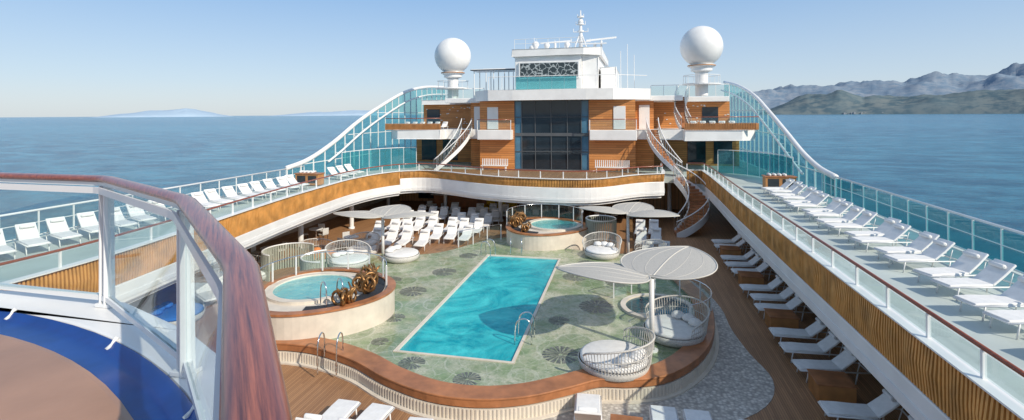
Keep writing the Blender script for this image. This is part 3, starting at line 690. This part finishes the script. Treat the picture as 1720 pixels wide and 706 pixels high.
# ------------------------------------------------------------------ stairs
def curved_stair(c,ri,ro,a0,a1,z0,z1,n,label,name='spiral_staircase',sh=.2,glass=CLEAR):
    e=empty(name,(c[0],c[1],z0),label=label,category='staircase')
    pt=lambda r,t,dz=0:(c[0]+r*math.cos(R(a0+(a1-a0)*t)),c[1]+r*math.sin(R(a0+(a1-a0)*t)),z0+(z1-z0)*t+dz)
    m=M()
    for i in range(n):
        t=i/n; t2=(i+1.05)/n; z=z0+(z1-z0)*(i+1)/n
        P=[pt(ri,t),pt(ro,t),pt(ro,t2),pt(ri,t2)]
        m.add([(p[0],p[1],z-.16) for p in P]+[(p[0],p[1],z) for p in P],[(3,2,1,0),(4,5,6,7),(0,1,5,4),(1,2,6,5),(2,3,7,6),(3,0,4,7)])
    obj('treads',m,BENCHW,e)
    for r in (ri,ro):
        k=30; m=M(); vs=[]
        for i in range(k+1):
            for rr,dz in ((r-.03,-sh),(r+.03,-sh),(r+.03,sh),(r-.03,sh)): vs.append(pt(rr,i/k,dz))
        m.add(vs,[(i*4+q,(i+1)*4+q,(i+1)*4+(q+1)%4,i*4+(q+1)%4) for i in range(k) for q in range(4)]); obj('stringer',m,WHITE,e)
        m=M(); m.add([pt(r,i/k,dz) for i in range(k+1) for dz in (sh,1.0)],[(2*i,2*i+2,2*i+3,2*i+1) for i in range(k)]); obj('glass_panel',m,glass,e)
        m=M(); m.tube([pt(r,i/k,1.02) for i in range(k+1)],.04,8); obj('handrail',m,WHITE2,e,smooth=True)
        for i in range(15): m=M(); m.tube([pt(r,i/14,.1),pt(r,i/14,1.0)],.018,6); obj('baluster',m,STEEL,e)
curved_stair((8.6,38.2),1.15,2.5,-88,78,0,3.4,19,'curving spiral staircase with teak treads and glass sides',sh=.26)
curved_stair((-11.0,44.1),1.95,2.9,-82,2,3.41,6.88,19,'white curved staircase with glass sides rising to the wing balcony','curved_staircase')
curved_stair((10.0,44.1),1.95,2.9,262,178,3.41,6.88,19,'white curved staircase with glass sides rising beside the tower','curved_staircase')
curved_stair((13.9,47.0),3.4,4.3,205,150,6.88,9.75,16,'steep curved teak staircase rising to the top deck','curved_staircase')
# ------------------------------------------------------------------ superstructure
S=empty('superstructure',(-.9,50,3.4),label='white and teak clad superstructure with tall dark glass tower',category='building')
m=M(); m.box(-7.3,-4.15,44,58,3.4,9.45); obj('teak_wall',m,ORWALL,S)
m=M(); m.box(2.35,6.2,44,58,3.4,9.45); obj('teak_wall',m,ORWALL,S)
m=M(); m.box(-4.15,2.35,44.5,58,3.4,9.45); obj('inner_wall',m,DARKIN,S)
cols=[-4.12,-3.5,-2.3,-.9,.5,1.7,2.32]
zs=[3.45,5.0,6.5,8.0,9.42]
for i in range(6):
    for j in range(4):
        m=M(); m.box(cols[i]+.03,cols[i+1]-.03,44.1,44.14,zs[j]+.03,zs[j+1]-.03)
        obj('window',m,BGL if i in(0,5) else DGL,S)
m=M()
for x in cols: m.box(x-.03,x+.03,44.02,44.2,3.45,9.42)
for z in zs: m.box(-4.12,2.32,44.03,44.19,z-.025,z+.025)
m.box(-4.12,2.32,44.0,44.2,6.35,6.62)
obj('window_frame',m,plain('grey_mullion',(.10,.11,.12),.4),S)
for x0,x1 in ((-7.3,-4.25),(2.45,6.3)):
    m=M(); m.box(x0,x1,43.1,43.995,6.05,6.9); obj('balcony',m,WHITE,S,bevel=.05)
    m=M(); m.box(x0+.05,x1-.05,43.12,43.14,6.92,7.75); obj('balcony_glass',m,CLEAR,S)
    m=M(); m.box(x0,x0+.06,43.1,43.16,6.9,7.76); obj('balcony_post',m,WHITE2,S)
    m=M(); m.box(x1-.06,x1,43.1,43.16,6.9,7.76); obj('balcony_post',m,WHITE2,S)
    m=M(); m.tube([(x0,43.13,7.8),(x1,43.13,7.8)],.035,8); obj('balcony_rail',m,MAHO,S,smooth=True)
for x0,x1 in((-6.6,-5.6),(4.4,5.4)):
    m=M(); m.box(x0,x1,43.93,43.99,6.95,8.9); obj('door',m,WHITE,S,bevel=.02)
for x0,x1 in((-6.9,-4.6),(2.9,5.7)):
    e=empty('slatted_bench',((x0+x1)/2,43.2,3.4),label='white slatted bench standing against the teak wall',category='bench',group='white slatted benches')
    m=M(); m.box(x0,x1,42.8,43.3,3.8,3.86); obj('seat',m,WHITE,e)
    m=M(); n_=int((x1-x0)/.16)
    for i in range(n_+1): m.box(x0+i*.16,x0+i*.16+.07,43.3,43.34,3.8,4.4)
    obj('backrest',m,WHITE2,e)
    for xx in (x0+.1,x1-.16): m=M(); m.box(xx,xx+.06,42.85,43.3,3.415,3.8); obj('leg',m,WHITE2,e)
top=[(-6.7,43.2),(-6.2,42.8),(-4.0,42.6),(2.2,42.6),(4.4,42.8),(4.95,43.2),(7.5,45),(7.5,60),(-8,60),(-8,45)]
m=M(); m.poly(top,[],9.46,10.35); obj('roof_slab',m,WHITE,S,bevel=.06)
m=M(); m.box(-4.2,1.7,44.6,56,10.35,13.4); obj('upper_block',m,WHITE,S,bevel=.05)
m=M(); m.poly([(-4.4,44.3),(1.9,44.3),(3.4,45),(3.6,57),(-4.4,57)],[],13.4,14.0); obj('upper_roof',m,WHITE,S,bevel=.15)
m=M(); m.poly([(1.7,44.9),(3.1,45.1),(3.3,55),(1.7,55)],[],10.35,13.4); obj('side_block',m,WHITE,S,bevel=.08)
m=M(); m.poly([(3.3,45.3),(4.6,45.8),(4.8,55),(3.3,55)],[],10.35,12.3); obj('side_block',m,WHITE,S,bevel=.08)
m=M(); m.box(-3.7,1.4,44.45,44.59,11.5,12.75); sg=obj('relief_panel',m,ART,S,label='dark panel with pale lacy relief pattern')
m=M()
for a in ((-3.8,1.5,12.75,12.85),(-3.8,1.5,11.4,11.5),(-3.8,-3.7,11.5,12.75),(1.4,1.5,11.5,12.75)): m.box(a[0],a[1],44.42,44.6,a[2],a[3])
obj('relief_frame',m,WHITE2,sg)
for i in range(5):
    x0=-3.75+i*1.04; m=M(); m.box(x0,x0+1.0,42.9,42.93,10.36,11.45); obj('balcony_glass',m,TEAL,S)
m=M(); m.tube([(-6.3,43.1,11.5),(-4,42.9,11.5),(2.2,42.9,11.5),(4.6,43.2,11.5),(7.2,45.2,11.5)],.03,8); obj('roof_rail',m,WHITE2,S)
for x in (-6.2,-5,-3.8,-2.74,-1.7,-.66,.38,1.45,3.0,4.6): m=M(); m.box(x-.02,x+.02,42.96,43.0,10.35,11.5); obj('roof_rail_post',m,WHITE2,S)
for sx,x0,x1 in ((-1,-15.9,-8.3),(1,7.7,15.5)):
    e=empty('wing_balcony',((x0+x1)/2,47,6),label='white wing balcony with teak wall and glass railing',category='balcony',group='wing balconies')
    inner=x1 if sx<0 else x0; outer=x0 if sx<0 else x1; core=-7.31 if sx<0 else 6.21
    notch=inner+sx*2.3
    pts=[(outer,44.2),(outer-sx*1.2,42.8),(notch,42.8),(notch,44.3),(core,44.3),(core,58),(outer,58)]
    m=M(); m.poly(pts if sx<0 else pts[::-1],[],6.1,6.88); obj('slab',m,WHITE,e,bevel=.06)
    a,b_=sorted((outer,core)); m=M(); m.box(a,b_,50,50.3,3.4,6.1); obj('lower_wall',m,ORWALL,e)
    m=M(); m.box(a+(.8 if sx<0 else 0),b_-(0 if sx<0 else .8),50,50.3,6.88,9.3); obj('upper_wall',m,ORWALL,e)
    c0,c1=sorted((core,core+sx*1.6)); m=M(); m.box(c0,c1,46.5,46.8,6.88,9.35); obj('link_wall',m,ORWALL,e)
    m=M(); m.box(c0,c1,46.5,46.8,3.4,6.1); obj('link_wall',m,ORWALL,e)
    m=M(); c2,c3=sorted((core,core+sx*4.0)); m.box(c2,c3,46.0,49,9.35,9.8); obj('link_roof',m,WHITE,e,bevel=.05)
    random.seed(3)
    for i in range(26):
        m=M(); x=a+1+random.random()*(b_-a-2); z=7.2+random.random()*1.9; m.box(x,x+.16,49.96,49.99,z,z+.07); obj('wall_light',m,WHITE,e)
    for q in range(2):
        x=(a+.6+q*2.3) if sx<0 else (b_-2.2-q*2.3); m=M(); m.box(x,x+1.6,49.94,49.99,3.6,5.7); obj('window',m,DGL,e)
    x=(a+1.2) if sx<0 else (b_-3.2); m=M(); m.box(x,x+1.4,49.94,49.955,7.0,8.8); obj('window',m,DGL,e)
    m=M(); x=core+sx*.8; m.box(x-.45,x+.45,46.42,46.49,6.9,9.0); obj('door',m,WHITE,e)
    m=M(); a2,b2=sorted((outer,notch)); m.ribbon([(a2,42.95),(b2,42.95)],0,.04,6.95,7.45)
    for x in [a2+i*.12 for i in range(int((b2-a2)/.12))]: m.box(x,x+.05,42.86,42.9,6.9,7.5)
    obj('slat_panel',m,SLATM2,e)
    m=M(); m.box(a2,b2,42.93,42.95,7.5,7.9); obj('glass_panel',m,CLEAR,e)
    m=M(); m.tube([(a2,42.95,7.95),(b2,42.95,7.95)],.035,8); obj('handrail',m,MAHO,e,smooth=True)
    ro=outer-sx*1.0
    m=M(); m.poly([(ro,49.01),(core,49.01),(core,62),(ro,62)],[],9.3,9.75); obj('roof_slab',m,WHITE,e,bevel=.05)
    railing([(ro,49.1),(inner,49.1)] if sx>0 else [(inner,49.1),(ro,49.1)],9.75,1.1,'glass railing along the top deck edge',CLEAR,1.2,WHITE2,.03)
for i in range(6): dup(lo,(-14.6+i*.75,44.3,6.88),R(90),.8)
for i in range(5): dup(lo,(10.9+i*.75,44.3,6.88),R(90),.8)
for x0,x1,y,z in ((-9.6,-5.0,50,12.6),(-9.2,-4.6,53,12.9)):
    e=empty('roof_canopy',((x0+x1)/2,y,10),label='flat dark edged roof canopy on slim white posts',category='canopy')
    m=M(); m.box(x0,x1,y-1.2,y+1.2,z,z+.16); obj('roof',m,WHITE2,e,bevel=.05)
    m=M(); m.box(x0-.02,x1+.02,y-1.24,y-1.2,z,z+.1); obj('roof_edge',m,DARK,e)
    for x in (x0+.3,(x0+x1)/2,x1-.3):
        for yy in (y-1,y+1): m=M(); m.tube([(x,yy,9.75),(x,yy,z)],.05,8); obj('post',m,WHITE2,e)
def radome(x,y,zc,r,zb,label):
    e=empty('radome',(x,y,zb),label=label,category='radome',group='white satellite radomes')
    m=M(); k=26; m.rev([(max(.01,r*math.sin(math.pi*(.0+i/k*.86))),zc+r*math.cos(math.pi*(i/k*.86))) for i in range(k+1)],x,y,48); obj('dome',m,WHITE,e,smooth=True)
    zb2=zc-r*.905
    m=M(); m.rev([(.01,zb2+.02),(r*.62,zb2+.02),(r*.64,zb2-.12),(r*.58,zb2-.2),(r*.5,zb2-.2),(r*.5,zb2-.5),(r*.36,zb2-.6)],x,y,32); obj('collar',m,WHITE2,e)
    m=M(); m.rev([(r*.655,zb2-.02),(r*.655,zb2-.1),(r*.5,zb2-.12)],x,y,32); obj('collar_band',m,SLATM2,e)
    m=M(); m.rev([(r*.3,zb),(r*.3,zb2-.55)],x,y,24); obj('pedestal',m,WHITE,e,smooth=True)
    m=M(); m.tube([(x+r*.85*math.cos(t),y+r*.85*math.sin(t),zb2-.9) for t in [2*math.pi*i/20 for i in range(20)]],.03,6,True)
    for i in range(10): t=2*math.pi*i/10; m.tube([(x+r*.85*math.cos(t),y+r*.85*math.sin(t),zb2-.9),(x+r*.85*math.cos(t),y+r*.85*math.sin(t),zb2-1.6)],.02,5)
    m.rev([(r*.3,zb2-1.6),(r*.9,zb2-1.6),(r*.9,zb2-1.7),(r*.3,zb2-1.7)],x,y,24)
    obj('service_platform',m,WHITE2,e)
radome(-11.8,49.8,14.25,1.85,9.75,'large white spherical radome on a pedestal')
radome(11.8,46.5,13.98,1.76,9.75,'large white spherical radome on a pedestal')
e=empty('radar_mast',(1.2,50,14),label='white radar mast with antennas and scanner arms',category='mast')
m=M(); m.tube([(1.2,50,14),(1.2,50,16.3),(1.2,50,18.3)],[.22,.16,.05],10); m.tube([(.4,49.6,14),(1.1,50,16)],.06,6); m.tube([(2.0,49.6,14),(1.3,50,16)],.06,6)
obj('mast_pole',m,WHITE2,e,smooth=True)
m=M()
for z,w in ((15.2,.9),(16.2,.7),(16.9,.45),(17.6,.3)):
    m.box(1.2-w,1.2+w,49.9,50.1,z,z+.06); m.rev([(.3,z),(.3,z+.15)],1.2,50,12)
    m.tube([(1.2-w,50,z),(1.2-w,50,z+.35)],.03,6); m.tube([(1.2+w,50,z),(1.2+w,50,z+.35)],.03,6)
m.rev([(.01,17.45),(.22,17.4),(.28,17.2),(.22,17.0),(.01,16.95)],1.2,50,14)
obj('crosstrees',m,WHITE2,e)
m=M(); m.beam((1.8,49,15.2),(4.6,49.6,15.5),.12,.16); m.beam((1.3,49,14.9),(3.7,49,14.9),.3,.1); m.tube([(2.6,49.2,14),(2.6,49.2,15)],.14,8); m.tube([(3.2,49.2,14),(3.2,49.3,15.2)],.1,8)
obj('radar_scanner',m,WHITE2,e)
m=M(); m.beam((-2.6,49,15.1),(.3,49.5,15.3),.12,.14); m.tube([(-1.2,49.2,14),(-1.2,49.2,15.1)],.12,8)
obj('radar_scanner',m,WHITE2,e)
random.seed(2)
for i in range(7): m=M(); x=-4+i*1.1+random.uniform(-.3,.3); m.tube([(x,52,14),(x,52,14+random.uniform(.8,2.2))],.03,5); obj('whip_antenna',m,WHITE2,e)
for x,zz in ((5.6,14.6),(6.2,13.6),(5.0,14.0)): m=M(); m.tube([(x,48,10.3),(x,48,zz)],.03,5); obj('whip_antenna',m,WHITE2,e)
for x,y,r in ((-2.9,48,.35),(-1.9,48.5,.3),(.1,48,.28),(-3.6,50,.3)): m=M(); m.rev([(.01,14.5+r*2),(r*.7,14.5+r*1.7),(r,14.5+r),(r*.7,14.5+.3*r),(r*.3,14.4),(r*.3,14)],x,y,16); obj('small_dome',m,WHITE,e,smooth=True)
m=M(); m.tube([(-4.2,44.5,14.9),(1.8,44.5,14.9)],.02,5); m.tube([(-4.2,44.5,14.5),(1.8,44.5,14.5)],.02,5); [m.tube([(-4.2+i*1.0,44.5,14),(-4.2+i*1.0,44.5,14.9)],.02,5) for i in range(7)]; obj('roof_guard_rail',m,WHITE2,e)
# ------------------------------------------------------------------ viewing platform
RP=[(-7.5,2.6),(-5,3.1),(-2.5,3.36),(0.0,3.41),(1.25,3.37),(2.78,2.61),(4.13,1.49),(4.80,.735),(5.285,.165),(5.52,-.4)]
CC=(.24,-2.34)
circ=lambda r,a0=0,a1=360,n=90:[(CC[0]+r*math.cos(R(a0+(a1-a0)*i/n)),CC[1]+r*math.sin(R(a0+(a1-a0)*i/n))) for i in range(n)]
outerp=[(-7.5,2.72),(-5,3.22),(-2.5,3.47),(0.0,3.52),(1.3,3.49),(2.3,3.12),(3.4,2.52),(4.0,2.02),(4.7,1.32),(5.4,.5),(5.85,-.6),(6.0,-3),(6.0,-8.5),(-7.5,-8.5)]
m=M(); m.poly(outerp,[circ(5.48)],6.35,6.75)
obj('platform_coaming',m,WHITE,label='thick white curved coaming at the edge of the viewing platform',category='deck edge',kind='structure',bevel=.03)
m=M(); m.rev([(5.475,6.745),(5.45,6.71),(5.36,6.69),(5.27,6.688),(5.24,6.688)],CC[0],CC[1],120); obj('blue_gutter',m,BLUEP,label='glossy dark blue curved gutter along the platform edge',category='gutter',kind='structure',smooth=True)
m=M(); m.rev([(.01,6.71),(5.21,6.71),(5.24,6.705),(5.245,6.3)],CC[0],CC[1],120); obj('platform_floor',m,BROWNF,label='smooth tan brown round platform floor',category='floor',kind='structure')
fr=empty('platform_balustrade',(1.2,3.4,6.75),label='white framed glass balustrade with broad varnished mahogany handrail',category='balustrade')
HP=[(p[0],p[1],7.79) for p in RP]
def sub(P):
    out=[]
    for a,b_ in zip(P,P[1:]):
        for t in (0.04,.35,.65,.96): out.append(tuple(x+(y-x)*t for x,y in zip(a,b_)))
    return out
m=M(); m.tube(sub(HP),.054,24,rx=.026); obj('handrail',m,MAHO,fr,smooth=True)
flat=[(p[0],p[1]) for p in sub(HP)]
m=M(); m.ribbon(flat,-.024,.024,7.735,7.765); obj('rail_channel',m,WHITE2,fr)
m=M(); m.ribbon(flat,-.022,.022,6.80,6.84); obj('bottom_channel',m,WHITE2,fr)
m=M(); m.ribbon(flat,.050,.066,7.68,7.73); obj('outer_trim',m,WHITE2,fr)
posts=[(-5,3.1),(-2.5,3.36),(1.25,3.37),(2.81,2.58),(4.09,1.52)]
for i,p in enumerate(posts):
    j=min(range(len(RP)),key=lambda k:math.dist(RP[k],p)); a=RP[max(j-1,0)]; b_=RP[min(j+1,len(RP)-1)]
    d=Vector((b_[0]-a[0],b_[1]-a[1],0)).normalized(); nrm=Vector((d.y,-d.x,0))
    P=Vector((p[0],p[1],6.75)); Q=Vector((p[0],p[1],7.735))
    m=M()
    for dd in (-.036,.036):
        A=P+d*dd; B=Q+d*dd
        u=d*.009; w=nrm*.036
        m.add([A-u-w*1.15,A+u-w*1.15,A+u+w*1.15,A-u+w*1.15,B-u-w,B+u-w,B+u+w,B-u+w],[(0,3,2,1),(4,5,6,7),(0,1,5,4),(1,2,6,5),(2,3,7,6),(3,0,4,7)])
    u=d*.027;w=nrm*.016
    m.add([P-u-w,P+u-w,P+u+w,P-u+w,Q-u-w,Q+u-w,Q+u+w,Q-u+w],[(0,3,2,1),(4,5,6,7),(0,1,5,4),(1,2,6,5),(2,3,7,6),(3,0,4,7)])
    m.box(P.x-.07,P.x+.07,P.y-.05,P.y+.05,6.752,6.78)
    obj('post',m,WHITE2,fr,bevel=.004)
gp=posts+[(5.285,.165)]
for a,b_ in zip(gp,gp[1:]):
    A=Vector((a[0],a[1],7.28)); B=Vector((b_[0],b_[1],7.28)); d=(B-A).normalized()
    m=M(); m.beam(A+d*.06,B-d*.06,.012,.88); obj('glass_panel',m,CLEAR,fr)
for a in (44,58,72,86,100):
    x=CC[0]+5.46*math.cos(R(a)); y=CC[1]+5.46*math.sin(R(a)); d=Vector((math.cos(R(a)),math.sin(R(a)),0))
    m=M(); P=Vector((x,y,0)); m.tube([P+d*.03+Vector((0,0,6.765)),P+Vector((0,0,6.73)),P-d*.03+Vector((0,0,6.70))],[.018,.009,.018],8)
    obj('deck_bracket',m,WHITE2,label='small white bracket standing in the blue gutter',category='bracket',group='gutter brackets',smooth=True)
# ------------------------------------------------------------------ camera
cam=bpy.data.cameras.new('camera'); co=bpy.data.objects.new('camera',cam); COL.objects.link(co)
co.location=(5.4,0,8.3); co.rotation_mode='QUATERNION'
mat=Matrix.Rotation(R(12.5),4,'Z')@Matrix.Rotation(R(90),4,'X')@Matrix.Rotation(R(-.37),4,'Z')
co.rotation_quaternion=mat.to_quaternion()
cam.sensor_width=36; cam.lens=18; cam.shift_y=-161.5/1720; cam.clip_start=.05; cam.clip_end=200000
scene.camera=co
# ------------------------------------------------------------------ light
sunv=Vector((.78,-.45,.62)).normalized()
el=math.asin(sunv.z); rot=math.atan2(sunv.x,sunv.y)
wd=bpy.data.worlds.new('World'); scene.world=wd; wd.use_nodes=True; nt=wd.node_tree
bg=nt.nodes['Background']; sk=nt.nodes.new('ShaderNodeTexSky'); sk.sky_type='NISHITA'; sk.sun_disc=False
sk.sun_elevation=el; sk.sun_rotation=rot; sk.air_density=1.0; sk.dust_density=.8; sk.ozone_density=2; sk.altitude=20
tc=nt.nodes.new('ShaderNodeTexCoord'); sp=nt.nodes.new('ShaderNodeSeparateXYZ'); L(nt,tc.outputs['Generated'],sp.inputs[0])
cr=nt.nodes.new('ShaderNodeValToRGB'); els=cr.color_ramp.elements
k=1/.13
els[0].position=0; els[0].color=(.70*k,.77*k,.82*k,1); els[1].position=1; els[1].color=(.30*k,.39*k,.55*k,1)
for p,cc in ((.06,(.57,.71,.86)),(.22,(.31,.52,.83))):
    q=els.new(p); q.color=(cc[0]*k,cc[1]*k,cc[2]*k,1)
L(nt,sp.outputs[2],cr.inputs[0])
L(nt,mixc(nt,.78,sk.outputs[0],cr.outputs[0]),bg.inputs[0]); bg.inputs[1].default_value=.13
sl=bpy.data.lights.new('sun','SUN'); sl.energy=4.3; sl.angle=R(.5); sl.color=(1,.91,.77)
so=bpy.data.objects.new('sun',sl); COL.objects.link(so); so.rotation_euler=sunv.to_track_quat('Z','Y').to_euler()
scene.view_settings.view_transform='Standard'; scene.view_settings.look='None'; scene.view_settings.exposure=0
